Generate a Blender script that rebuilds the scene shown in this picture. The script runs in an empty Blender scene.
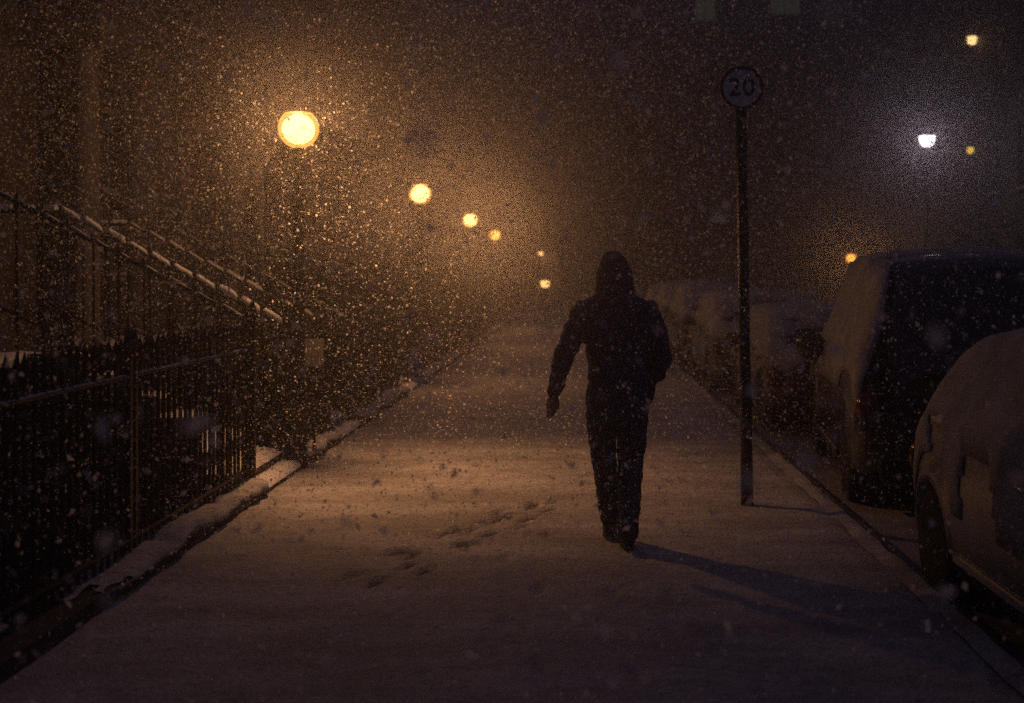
import bpy, bmesh, math, random
import numpy as np
from mathutils import Vector, Matrix, noise
random.seed(7); RNG = np.random.default_rng(11)
PI = math.pi
scene = bpy.context.scene
COL = scene.collection
F, H, VX, VY = 1200.0, 1.65, 575.0, 276.0

def at(px, py, Y):
    return Vector(((px-VX)*Y/F, Y, H-(py-VY)*Y/F))

# ------------------------------------------------------------------ materials
def mat(name, color, rough=0.6, spec=0.5, metal=0.0, noise_amt=0.25, scale=8.0, bump=0.0, bump_scale=40.0, color2=None, coat=0.0):
    m = bpy.data.materials.new(name); m.use_nodes = True
    nt = m.node_tree; b = nt.nodes['Principled BSDF']
    b.inputs['Roughness'].default_value = rough
    b.inputs['Specular IOR Level'].default_value = spec
    b.inputs['Metallic'].default_value = metal
    b.inputs['Coat Weight'].default_value = coat
    tc = nt.nodes.new('ShaderNodeTexCoord')
    n = nt.nodes.new('ShaderNodeTexNoise'); n.inputs['Scale'].default_value = scale; n.inputs['Detail'].default_value = 6
    nt.links.new(tc.outputs['Object'], n.inputs['Vector'])
    r = nt.nodes.new('ShaderNodeValToRGB')
    c2 = color2 or tuple(c*(1-noise_amt) for c in color)
    r.color_ramp.elements[0].color = (*c2, 1); r.color_ramp.elements[1].color = (*color, 1)
    r.color_ramp.elements[0].position = 0.35; r.color_ramp.elements[1].position = 0.65
    nt.links.new(n.outputs['Fac'], r.inputs['Fac']); nt.links.new(r.outputs['Color'], b.inputs['Base Color'])
    if bump > 0:
        n2 = nt.nodes.new('ShaderNodeTexNoise'); n2.inputs['Scale'].default_value = bump_scale; n2.inputs['Detail'].default_value = 5
        nt.links.new(tc.outputs['Object'], n2.inputs['Vector'])
        bp = nt.nodes.new('ShaderNodeBump'); bp.inputs['Strength'].default_value = bump; bp.inputs['Distance'].default_value = 0.02
        nt.links.new(n2.outputs['Fac'], bp.inputs['Height']); nt.links.new(bp.outputs['Normal'], b.inputs['Normal'])
    return m

def emis(name, color, strength, transp=0.0):
    m = bpy.data.materials.new(name); m.use_nodes = True
    nt = m.node_tree; nt.nodes.clear()
    o = nt.nodes.new('ShaderNodeOutputMaterial'); e = nt.nodes.new('ShaderNodeEmission')
    e.inputs['Color'].default_value = (*color, 1); e.inputs['Strength'].default_value = strength
    m.cycles.emission_sampling = 'AUTO'
    if transp > 0:
        t = nt.nodes.new('ShaderNodeBsdfTransparent'); mx = nt.nodes.new('ShaderNodeMixShader')
        mx.inputs[0].default_value = transp
        nt.links.new(e.outputs[0], mx.inputs[1]); nt.links.new(t.outputs[0], mx.inputs[2]); nt.links.new(mx.outputs[0], o.inputs['Surface'])
    else:
        nt.links.new(e.outputs[0], o.inputs['Surface'])
    return m

M = dict(
    iron=mat('black_iron', (.012, .012, .014), .45, .5, 0, .3, 30, .3, 120),
    stone=mat('sandstone', (.085, .075, .067), .9, .3, 0, .35, 3, .5, 25),
    stone_dark=mat('sooty_stone', (.075, .066, .06), .9, .3, 0, .4, 2.2, .6, 18),
    snow=mat('snow', (.80, .81, .84), .75, .3, 0, .12, 6, .5, 55),
    capsnow=mat('thin_snow', (.55, .55, .58), .8, .3, 0, .4, 9, .9, 45),
    pale=mat('painted_column', (.13, .12, .11), .8, .3, 0, .2, 5),
    carsnow=mat('dusted_snow', (.40, .41, .43), .75, .3, 0, .35, 5, .5, 55),
    asphalt=mat('slush', (.30, .30, .32), .8, .3, 0, .5, 2.0, .9, 12, (.07, .07, .075)),
    car_black=mat('black_paint', (.008, .008, .010), .25, .5, 0, .1, 4, 0, 1, None, .6),
    car_grey=mat('grey_paint', (.05, .05, .055), .3, .5, .3, .1, 4, 0, 1, None, .6),
    car_silver=mat('silver_paint', (.13, .13, .14), .35, .5, .4, .1, 4, 0, 1, None, .5),
    car_red=mat('dark_red_paint', (.05, .012, .012), .3, .5, 0, .1, 4, 0, 1, None, .5),
    glass=mat('dark_glass', (.006, .007, .009), .12, .6, 0, .1, 4),
    rubber=mat('rubber', (.012, .012, .012), .85, .3, 0, .2, 20, .3, 60),
    alloy=mat('alloy', (.22, .22, .23), .4, .5, .7, .2, 10),
    chrome=mat('chrome', (.55, .55, .56), .18, .5, 1, .05, 5),
    redlens=mat('red_lens', (.10, .008, .008), .15, .6, 0, .1, 4),
    lens=mat('clear_lens', (.25, .25, .26), .1, .7, 0, .1, 4),
    plate=mat('plate', (.55, .53, .42), .5),
    jacket=mat('navy_fabric', (.026, .042, .125), .85, .25, 0, .35, 14, .5, 60),
    jeans=mat('dark_denim', (.022, .036, .110), .9, .2, 0, .35, 20, .5, 90),
    leather=mat('black_leather', (.008, .008, .008), .5, .4, 0, .2, 20, .3, 60),
    skin=mat('skin', (.30, .17, .12), .55, .4, 0, .1, 10),
    eye=mat('eye', (.5, .5, .5), .2),
    leaf=mat('leaf', (.022, .028, .015), .7, .3, 0, .5, 5),
    leafsnow=mat('snow_dusted_leaf', (.16, .16, .16), .8, .3, 0, .4, 7),
    bark=mat('bark', (.05, .038, .03), .9, .2, 0, .3, 20, .6, 40),
    wood=mat('door_paint', (.012, .018, .021), .9, .1, 0, .2, 6),
    sash=mat('white_sash', (.13, .125, .12), .6),
    white=mat('sign_white', (.60, .60, .59), .5, .4, 0, .1, 9),
    signred=mat('sign_red', (.09, .006, .006), .5, .4, 0, .2, 9),
    signblack=mat('sign_black', (.006, .006, .006), .5, .4, 0, .1, 9),
    pole=mat('grey_black_pole', (.010, .010, .011), .25, .5, .2, .3, 18, .3, 60),
    signplate=mat('pale_plate', (.34, .31, .25), .6),
    brick=mat('area_wall', (.12, .10, .085), .9, .3, 0, .4, 5, .5, 30),
)
def snow_ground(name, thin=0.0):
    """trodden thin snow: pale grains over damp stone, worn through where the wear attribute says so"""
    m = bpy.data.materials.new(name); m.use_nodes = True
    nt = m.node_tree; b = nt.nodes['Principled BSDF']; N = nt.nodes.new; L = nt.links.new
    b.inputs['Roughness'].default_value = .7; b.inputs['Specular IOR Level'].default_value = .3
    tc = N('ShaderNodeTexCoord')
    n1 = N('ShaderNodeTexNoise'); n1.inputs['Scale'].default_value = 1.3; n1.inputs['Detail'].default_value = 8; n1.inputs['Roughness'].default_value = .65
    n2 = N('ShaderNodeTexNoise'); n2.inputs['Scale'].default_value = 26; n2.inputs['Detail'].default_value = 8; n2.inputs['Roughness'].default_value = .75
    mp = N('ShaderNodeMapping'); mp.inputs['Scale'].default_value = (.55, 1.7, 1)
    L(tc.outputs['Object'], mp.inputs['Vector']); L(mp.outputs[0], n1.inputs['Vector']); L(tc.outputs['Object'], n2.inputs['Vector'])
    at_ = N('ShaderNodeAttribute'); at_.attribute_name = 'wear'
    r1 = N('ShaderNodeValToRGB'); r1.color_ramp.elements[0].position = .38; r1.color_ramp.elements[1].position = .68
    r1.color_ramp.elements[0].color = (.30, .29, .30, 1); r1.color_ramp.elements[1].color = (.56, .56, .58, 1)
    L(n1.outputs['Fac'], r1.inputs['Fac'])
    r2 = N('ShaderNodeValToRGB'); r2.color_ramp.elements[0].position = .34; r2.color_ramp.elements[1].position = .52
    r2.color_ramp.elements[0].color = (.35, .35, .35, 1); r2.color_ramp.elements[1].color = (1, 1, 1, 1)
    L(n2.outputs['Fac'], r2.inputs['Fac'])
    mul = N('ShaderNodeMix'); mul.data_type = 'RGBA'; mul.blend_type = 'MULTIPLY'; mul.inputs[0].default_value = .8
    L(r1.outputs[0], mul.inputs[6]); L(r2.outputs[0], mul.inputs[7])
    ad = N('ShaderNodeMath'); ad.operation = 'MULTIPLY_ADD'; ad.inputs[1].default_value = .5
    L(n2.outputs['Fac'], ad.inputs[0]); L(at_.outputs['Fac'], ad.inputs[2])
    r3 = N('ShaderNodeValToRGB'); r3.color_ramp.elements[0].position = .5-thin; r3.color_ramp.elements[1].position = .8-thin
    L(ad.outputs[0], r3.inputs['Fac'])
    mx = N('ShaderNodeMix'); mx.data_type = 'RGBA'
    L(r3.outputs[0], mx.inputs[0]); L(mul.outputs[2], mx.inputs[6]); mx.inputs[7].default_value = (.075, .07, .068, 1)
    L(mx.outputs[2], b.inputs['Base Color'])
    n3 = N('ShaderNodeTexNoise'); n3.inputs['Scale'].default_value = 55; n3.inputs['Detail'].default_value = 7
    L(tc.outputs['Object'], n3.inputs['Vector'])
    bp = N('ShaderNodeBump'); bp.inputs['Strength'].default_value = .8; bp.inputs['Distance'].default_value = .02
    L(n3.outputs['Fac'], bp.inputs['Height']); L(bp.outputs['Normal'], b.inputs['Normal'])
    return m
M['pave'] = snow_ground('pavement_snow')
M['road'] = snow_ground('road_snow', .40)
def flake_mat():
    m = bpy.data.materials.new('snowflake'); m.use_nodes = True
    nt = m.node_tree; nt.nodes.clear(); N = nt.nodes.new
    o = N('ShaderNodeOutputMaterial'); d = N('ShaderNodeBsdfDiffuse'); t = N('ShaderNodeBsdfTranslucent'); x = N('ShaderNodeMixShader')
    d.inputs[0].default_value = (.97, .97, .97, 1); t.inputs[0].default_value = (.97, .97, .97, 1); x.inputs[0].default_value = .68
    tr = N('ShaderNodeBsdfTransparent'); y = N('ShaderNodeMixShader'); y.inputs[0].default_value = .12
    nt.links.new(d.outputs[0], x.inputs[1]); nt.links.new(t.outputs[0], x.inputs[2])
    nt.links.new(x.outputs[0], y.inputs[1]); nt.links.new(tr.outputs[0], y.inputs[2]); nt.links.new(y.outputs[0], o.inputs[0])
    return m
M['flake'] = flake_mat()

# ------------------------------------------------------------------ helpers
def tag(o, label=None, cat=None, group=None, kind=None):
    if label: o['label'] = label
    if cat: o['category'] = cat
    if group: o['group'] = group
    if kind: o['kind'] = kind
    return o
def empty(name, loc=(0, 0, 0), rz=0.0, label=None, cat=None, group=None):
    o = bpy.data.objects.new(name, None); COL.objects.link(o)
    o.location = loc; o.rotation_euler = (0, 0, rz); o.empty_display_size = .1
    return tag(o, label, cat, group)
def link(name, me, m=None, parent=None, smooth=False):
    o = bpy.data.objects.new(name, me); COL.objects.link(o)
    if m is not None and not me.materials: me.materials.append(m)
    if smooth:
        me.polygons.foreach_set('use_smooth', [True]*len(me.polygons))
    if parent is not None: o.parent = parent
    return o
def pyd(name, vs, fs, m=None, parent=None, smooth=False):
    me = bpy.data.meshes.new(name); me.from_pydata([tuple(v) for v in vs], [], fs); me.update()
    bm = bmesh.new(); bm.from_mesh(me); bmesh.ops.recalc_face_normals(bm, faces=bm.faces); bm.to_mesh(me); bm.free()
    return link(name, me, m, parent, smooth)
class MB:
    def __init__(s): s.v = []; s.f = []
    def add(s, vs, fs):
        n = len(s.v); s.v += [Vector(v) for v in vs]; s.f += [tuple(i+n for i in f) for f in fs]; return s
    def box(s, x0, x1, y0, y1, z0, z1):
        return s.add([(x0,y0,z0),(x1,y0,z0),(x1,y1,z0),(x0,y1,z0),(x0,y0,z1),(x1,y0,z1),(x1,y1,z1),(x0,y1,z1)],
                     [(0,3,2,1),(4,5,6,7),(0,1,5,4),(1,2,6,5),(2,3,7,6),(3,0,4,7)])
    def lathe(s, prof, c=(0,0,0), n=12, axis='z'):
        vs = []; fs = []
        for r, h in prof:
            for k in range(n):
                a = 2*PI*k/n; x, y = r*math.cos(a), r*math.sin(a)
                p = (x, y, h) if axis == 'z' else ((h, x, y) if axis == 'x' else (x, h, y))
                vs.append((c[0]+p[0], c[1]+p[1], c[2]+p[2]))
        for i in range(len(prof)-1):
            for k in range(n):
                k2 = (k+1) % n; fs.append((i*n+k, i*n+k2, (i+1)*n+k2, (i+1)*n+k))
        fs.append(tuple(range(n))[::-1]); fs.append(tuple(range((len(prof)-1)*n, len(prof)*n)))
        return s.add(vs, fs)
    def tube(s, pts, r, n=6):
        """tapered tube; r may be number, list of numbers or list of (ru, rv)"""
        pts = [Vector(p) for p in pts]; k = len(pts)
        if not isinstance(r, (list, tuple)): r = [r]*k
        vs = []; fs = []
        for i, p in enumerate(pts):
            d = (pts[min(i+1, k-1)]-pts[max(i-1, 0)])
            if d.length < 1e-9: d = Vector((0, 0, 1))
            d.normalize()
            up = Vector((0, 1, 0)) if abs(d.z) > .6 else Vector((0, 0, 1))
            u = up.cross(d).normalized(); w = d.cross(u).normalized()
            ri = r[i]; ru, rv = ri if isinstance(ri, (list, tuple)) else (ri, ri)
            for j in range(n):
                a = 2*PI*j/n; vs.append(p+u*ru*math.cos(a)+w*rv*math.sin(a))
        for i in range(k-1):
            for j in range(n):
                j2 = (j+1) % n; fs.append((i*n+j, i*n+j2, (i+1)*n+j2, (i+1)*n+j))
        fs.append(tuple(range(n))[::-1]); fs.append(tuple(range((k-1)*n, k*n)))
        return s.add(vs, fs)
    def ball(s, c, r, n=10, m=8):
        if not isinstance(r, (list, tuple)): r = (r, r, r)
        vs = [(c[0], c[1], c[2]-r[2])]; fs = []
        for i in range(1, m):
            t = PI*i/m
            for j in range(n):
                a = 2*PI*j/n
                vs.append((c[0]+r[0]*math.sin(t)*math.cos(a), c[1]+r[1]*math.sin(t)*math.sin(a), c[2]-r[2]*math.cos(t)))
        vs.append((c[0], c[1], c[2]+r[2])); L = len(vs)-1
        for j in range(n):
            j2 = (j+1) % n; fs.append((0, 1+j2, 1+j)); fs.append((L, L-n+j, L-n+j2))
            for i in range(m-2):
                a = 1+i*n; fs.append((a+j, a+j2, a+n+j2, a+n+j))
        return s.add(vs, fs)
    def mesh(s, name):
        me = bpy.data.meshes.new(name); me.from_pydata([tuple(v) for v in s.v], [], s.f); me.update()
        bm = bmesh.new(); bm.from_mesh(me); bmesh.ops.recalc_face_normals(bm, faces=bm.faces); bm.to_mesh(me); bm.free()
        return me
    def build(s, name, m, parent=None, smooth=False):
        return link(name, s.mesh(name), m, parent, smooth)

def nz(p, sc=1.0, seed=0.0): return noise.noise(Vector((p[0]*sc+seed, p[1]*sc+seed*1.7, p[2]*sc-seed)))

def remesh(o, voxel, sm=6, wr=None):
    """melt the assembled volumes into one continuous skin, smooth it, add folds"""
    md = o.modifiers.new('r', 'REMESH'); md.mode = 'VOXEL'; md.voxel_size = voxel
    ms = o.modifiers.new('s', 'SMOOTH'); ms.iterations = sm; ms.factor = .5
    dg = bpy.context.evaluated_depsgraph_get(); dg.update()
    me = bpy.data.meshes.new_from_object(o.evaluated_get(dg))
    mats = list(o.data.materials); o.modifiers.clear(); o.data = me
    me.materials.clear()
    for m_ in mats: me.materials.append(m_)
    if wr:
        nn = [v.normal.copy() for v in me.vertices]
        for v, n in zip(me.vertices, nn): v.co += n*wr(v.co)
    me.polygons.foreach_set('use_smooth', [True]*len(me.polygons)); me.update()

def snow_strip(name, pts, w, h, parent=None, n=None, seed=0., base_drop=.004):
    """a lumpy ridge of snow lying along a line of points"""
    pts = [Vector(p) for p in pts]
    tot = [0]
    for a, b in zip(pts, pts[1:]): tot.append(tot[-1]+(b-a).length)
    n = n or max(3, int(tot[-1]/.05)); vs = []; fs = []
    K = 7
    for i in range(n+1):
        s = tot[-1]*i/n
        for q in range(len(pts)-1):
            if s <= tot[q+1]+1e-9: break
        f = (s-tot[q])/max(1e-9, tot[q+1]-tot[q]); p = pts[q].lerp(pts[q+1], f)
        d = (pts[q+1]-pts[q]).normalized(); side = Vector((0, 0, 1)).cross(d).normalized()
        e = min(1, min(i, n-i)/1.2+.35); jw = 1+.45*noise.noise(Vector((s*3.1+seed, seed, 0))); jh = (1+.7*noise.noise(Vector((s*4.7, seed+5, 0))))*e
        for k in range(K):
            a = PI*k/(K-1)
            vs.append(p+side*(w/2*jw*e**.5)*math.cos(a)+Vector((0, 0, h*jh*math.sin(a)**.6-base_drop)))
    for i in range(n):
        for k in range(K-1): fs.append((i*K+k, i*K+k+1, (i+1)*K+k+1, (i+1)*K+k))
        fs.append((i*K+K-1, i*K, (i+1)*K, (i+1)*K+K-1))
    fs.append(tuple(range(K))); fs.append(tuple(range(n*K, (n+1)*K))[::-1])
    return pyd(name, vs, fs, M['snow'], parent, True)

# ------------------------------------------------------------------ camera
cam = bpy.data.cameras.new('camera'); co = bpy.data.objects.new('camera', cam); COL.objects.link(co)
co.location = (0, 0, H); co.rotation_euler = (PI/2, 0, 0)
cam.sensor_width = 36; cam.lens = 36*F/1024; cam.shift_x = -63/1024; cam.shift_y = -75.5/1024
cam.clip_start = .05; cam.clip_end = 600
cam.dof.use_dof = True; cam.dof.focus_distance = 7.6; cam.dof.aperture_fstop = 1.6; cam.dof.aperture_blades = 0
scene.camera = co

# ------------------------------------------------------------------ ground
KX = 1.77      # kerb line
PX = -2.28     # foot of the railing plinth
def grid(name, xs, ys, zf, m, wear=None, skirt=0.0):
    vs = []; fs = []; nx = len(xs)
    for y in ys:
        for x in xs: vs.append((x, y, zf(x, y)))
    for j in range(len(ys)-1):
        for i in range(nx-1): a = j*nx+i; fs.append((a, a+1, a+nx+1, a+nx))
    me = bpy.data.meshes.new(name); me.from_pydata(vs, [], fs); me.update()
    if wear:
        at_ = me.attributes.new('wear', 'FLOAT', 'POINT'); at_.data.foreach_set('value', [wear(v[0], v[1]) for v in vs])
    return link(name, me, m, None, True)
def frange(a, b, s): n = max(1, int(round((b-a)/s))); return [a+(b-a)*i/n for i in range(n+1)]

# footprints: (x, y, heading, depth)
prints = []
def trail(p0, p1, step=.33, off=.09, jitter=.03, depth=.022):
    p0 = Vector(p0); p1 = Vector(p1); d = (p1-p0); n = int(d.length/step); d.normalize(); s = Vector((d.y, -d.x))
    for i in range(n+1):
        q = p0+d*(i*step)+s*(off if i % 2 else -off)+Vector((random.uniform(-jitter, jitter), random.uniform(-jitter, jitter)))
        prints.append((q.x, q.y, math.atan2(d.x, d.y)+random.uniform(-.1, .1), depth*random.uniform(.6, 1.1)))
trail((-1.15, 6.5), (-.05, 8.75), .30, .08, .05, .024); trail((-1.0, 6.35), (-.32, 8.9), .33, .09, .06, .024); trail((-.95, 7.0), (-.15, 8.5), .25, .12, .07, .021)
trail((-.2, 4.4), (-.35, 8.5), .62, .1, .05, .014); trail((.42, 3.6), (.28, 7.0), .66, .1, .03, .014)
trail((-.9, 9.2), (-.2, 15), .6, .1, .08, .016); trail((.9, 9.0), (.2, 16), .62, .1, .08, .014)
trail((.6, 9.0), (1.3, 13), .6, .1, .08, .013)
P = np.array(prints)
def pr_eval(x, y):
    dx = x-P[:, 0]; dy = y-P[:, 1]
    near = (abs(dx) < .25) & (abs(dy) < .25)
    if not near.any(): return 0, 0
    Q = P[near]; dx = dx[near]; dy = dy[near]
    c = np.cos(Q[:, 2]); s = np.sin(Q[:, 2]); u = dx*c-dy*s; v = dx*s+dy*c
    r = np.sqrt((u/(.042-.012*(v < 0)))**2+(v/.115)**2)
    dz = -Q[:, 3]*np.clip((1.25-r)/.45, 0, 1)+.007*np.exp(-((r-1.45)/.22)**2)
    w = np.clip((1.15-r)/.3, 0, 1)*Q[:, 3]/.022
    return max(-.038, float(dz.sum())), float(w.max())
def pz(x, y):
    z = .010*nz((x, y, 0), 1.1)+.006*nz((x, y, 3), 4.2)+.0035*nz((x, y, 9), 14)
    z += pr_eval(x, y)[0]
    e = min(1, (KX-x)/.12)
    return z+.022-.02*(1-e)-.02*(1-min(1, (KX-x)/.3))*max(0, nz((0, y, 5), 1.3)+.3)
def pw(x, y):
    w = pr_eval(x, y)[1]*.55
    # a scuffed track where several people walked
    d = abs((x+.62)-(y-7.5)*.47)/1.1
    w += .16*max(0, 1-d/.35)*max(0, min(1, 1-abs(y-7.5)/1.7))*(.6+nz((x, y, 1), 9))
    w += .20*max(0, nz((x, y*2.2, 7), 2.3)-.22)
    return w
xs = frange(PX-.10, KX, .034)
g1 = grid('pavement', xs, frange(2.2, 14.5, .034), pz, M['pave'], pw); tag(g1, kind='structure')
xs2 = frange(PX-.10, KX, .16)
g2 = grid('pavement', xs2, frange(14.5, 95, .22), lambda x, y: .022+.012*nz((x, y, 0), 1.1)-.02*(1-min(1, (KX-x)/.2)), M['pave'], lambda x, y: .25*max(0, nz((x, y*2, 7), 1.3)-.1)); tag(g2, kind='structure')
g3 = grid('pavement', xs2, frange(-8, 2.2, .25), lambda x, y: .02, M['pave']); tag(g3, kind='structure')
k = MB()
y = -8.0
while y < 95: k.box(KX+.002, KX+.15, y, y+.912, -.3, .004); y += .915
tag(k.build('kerb', M['stone_dark']), kind='structure')
tag(grid('kerb_snow', frange(KX-.02, KX+.09, .03), frange(-8, 60, .09), lambda x, y: .010+.020*max(0, 1-abs(x-KX-.07)/.1)+.022*nz((x*2, y, 2), 3), M['pave'], lambda x, y: .15+.5*max(0, nz((x, y, 4), 2.2))), kind='structure')
def rz_(x, y):
    rut = .02*math.cos((x-3.9)*4)*(3.6 < x < 9)
    bank = .02*math.exp(-((x-1.98)/.14)**2)*(.6+.8*nz((x, y, 4), 1.7))
    return -.125+.015*nz((x, y, 0), 2)+.008*nz((x, y, 0), 9)+rut+bank
tag(grid('road', frange(KX+.14, 10.2, .12), frange(-8, 95, .2), rz_, M['road'], lambda x, y: .22*max(0, nz((x*2, y*.4, 7), 1.3))), kind='structure')
tag(grid('far_pavement', frange(10.2, 13.2, .3), frange(-8, 95, .5), lambda x, y: .01, M['pave']), kind='structure')
tag(pyd('ground', [(-150, -60, -1.62), (150, -60, -1.62), (150, 190, -1.62), (-150, 190, -1.62)], [(0, 1, 2, 3)], M['road']), kind='structure')
tag(MB().box(-5.4, -2.72, -8, 95, -1.6, -1.5).build('sunken_area_floor', M['stone_dark']), kind='structure')

# ------------------------------------------------------------------ plinths, railings
def plinth(y0, y1, label):
    r = empty('stone_plinth', (-2.45, y0, 0), 0, label, 'plinth', 'snow capped plinths along the railings')
    L = y1-y0; b = MB(); y = 0
    while y < L-.01:
        e = min(L, y+1.15); b.box(-.10+random.uniform(-.004, .004), .155+random.uniform(-.006, .006), y+.003, e-.003, -.25, .10); y = e
    b.build('coping', M['stone_dark'], r)
    # snow lying on it: lumpy sheet that rolls over the front edge
    vs = []; fs = []; n = int(L/.045)+1; K = 9
    for i in range(n+1):
        yy = L*i/n
        br = max(0, nz((0, y0+yy, 0), 1.4)); fr = .15+.05*nz((3, y0+yy, 0), 2.0)+.02*nz((3, y0+yy, 0), 9)
        h = .045+.03*nz((1, y0+yy, 0), 2.2)+.01*nz((1, y0+yy, 5), 12)
        h *= (.75+1.0*max(-.4, nz((5, y0+yy, 2), 1.1)))*(.35+.65)*min(1, abs(((y0+yy)/1.15) % 1-.5)*-12+6)*1.0
        prof = [(-.10, .097), (-.095, .10+h*.7), (-.03, .105+h), (.05, .105+h), (fr-.05, .102+h), (fr-.01, .098+h*.75), (fr+.018, .098+h*.35), (fr+.02, .085), (fr-.005, .078)]
        for x, z in prof: vs.append((x+.012*nz((x*9, y0+yy, z*9), 6), yy, z))
    for i in range(n):
        for q in range(K-1): fs.append((i*K+q, i*K+q+1, (i+1)*K+q+1, (i+1)*K+q))
    fs = [f_ for f_ in fs if y0+vs[f_[0]][1] > 5.9+.5*nz((f_[0] % K, 0, 0), .7)]
    pyd('snow_cap', vs, fs, M['capsnow'], r, True)
    return r
def spear_mesh(h, r=.0125):
    b = MB(); b.lathe([(r, .08), (r, h-.02), (r*1.9, h-.005), (r*1.9, h+.01), (r, h+.02), (r*2.2, h+.06), (r*1.3, h+.10), (.001, h+.15)], n=6)
    return b.mesh('bar')
BAR = spear_mesh(1.165); BAR.materials.append(M['iron'])
def post_mesh(h):
    b = MB(); b.box(-.02, .02, -.02, .02, .06, h); b.lathe([(.032, h), (.034, h+.02), (.014, h+.04), (.03, h+.08), (.024, h+.12), (.01, h+.17), (.001, h+.21)], n=8)
    return b.mesh('post')
POST = post_mesh(1.19); POST.materials.append(M['iron'])
def railing(y0, y1, label, step=.095, snow=True):
    r = empty('iron_railing', (-2.45, y0, 0), 0, label, 'railing', 'black spear headed railings along the pavement')
    L = y1-y0
    MB().box(-.019, .019, .0, L, 1.09, 1.108).build('top_rail', M['iron'], r)
    MB().box(-.017, .017, .0, L, .20, .216).build('bottom_rail', M['iron'], r)
    n = max(1, int((L-.1)/step))
    for i in range(n):
        o = link('bar', BAR, None, r); o.location = (random.uniform(-.002, .002), (i+.9)*(L/(n+.8)), 0); o.rotation_euler = (random.uniform(-.006, .006), random.uniform(-.006, .006), 0)
    for yy in (0, L):
        o = link('post', POST, None, r); o.location = (0, yy, 0)
    if snow: snow_strip('rail_snow', [(0, .03, 1.108), (0, L-.03, 1.108)], .032, .011, r, seed=y0)
    return r
plinth(-1.0, 8.95, 'snow covered stone plinth under the nearest black railings')
plinth(10.25, 11.7, 'short snowy plinth between first and second flights of steps')
plinth(13.0, 16.45, 'snowy plinth under railings beyond the second flight of steps')
plinth(17.75, 29.0, 'long snowy plinth beside the shrubs at far left of pavement')
plinth(30.3, 46, 'most distant snowy plinth, behind the row of lamps')
railing(1.9, 6.58, 'nearest section of black spear railing at the left edge of the photo')
railing(6.66, 8.93, 'black spear railing with bluish snow on its rail, ending at the first steps')
railing(10.35, 11.65, 'short railing section just behind the nearest glowing lamp')
railing(13.1, 16.4, 'railing section in front of the first dark shrubs', .13)
railing(17.8, 23.4, 'long dim railing in front of the middle shrubs', .16)
railing(23.5, 28.9, 'far dim railing near the third lamp', .18, False)
railing(30.4, 36, 'farthest railing fading in the snowfall', .25, False)

# ------------------------------------------------------------------ stairs with their sloping balustrades
SX = -2.5; RISE, RUN, NT = .16, .312, 6
def steps(y0, y1, label):
    r = empty('stone_steps', (SX, y0, 0), 0, label, 'steps', 'flights of front steps')
    W = y1-y0; b = MB(); s = MB()
    for i in range(NT):
        x1 = -i*RUN; x0 = x1-RUN
        b.box(x0, x1+.02, 0, W, -1.5 if i == 0 else (i)*RISE-.02, (i+1)*RISE)
    XL = -NT*RUN
    b.box(-2.8, XL, .002, W-.002, -1.5, (NT)*RISE+.002)
    for i in range(1, NT): b.box(-(i+1)*RUN, -i*RUN, .003, W-.003, -1.5, i*RISE-.02)
    b.box(-.0, .19, -.02, W+.02, -.2, .06)
    b.build('stone_tread_block', M['stone_dark'], r)
    pw_ = MB()
    for i in range(1, 5): pw_.box(-(i+1)*RUN+.002, -i*RUN-.002, -.115, -.004, -1.5, (i+1)*RISE+.27)
    pw_.build('side_wall', M['stone_dark'], r)
    for i in range(-1, NT+1):
        if i < 0: xa, xb, zz = .0, .2, .06
        elif i < NT: xa, xb, zz = -(i+1)*RUN, -i*RUN+.025, (i+1)*RISE
        else: xa, xb, zz = -2.75, XL, NT*RISE+.004
        n = 14; m_ = 5 if i < NT else 9; vs = []; fs = []
        for a in range(n+1):
            for c in range(m_+1):
                x = xa+(xb-xa)*c/m_; y = W*a/n; e = min(1, min(c+.01, m_-c+.01)/1.0)*min(1, min(a+.01, n-a+.01)/1.0)
                vs.append((x+.01*nz((x, y, i), 8), y, zz-.004+(.05+.02*nz((x*3, y*3, i), 2))*min(1, e+.0)))
        for a in range(n):
            for c in range(m_): q = a*(m_+1)+c; fs.append((q, q+1, q+m_+2, q+m_+1))
        pyd('tread_snow', vs, fs, M['snow'], r, True)
    return r
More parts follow.
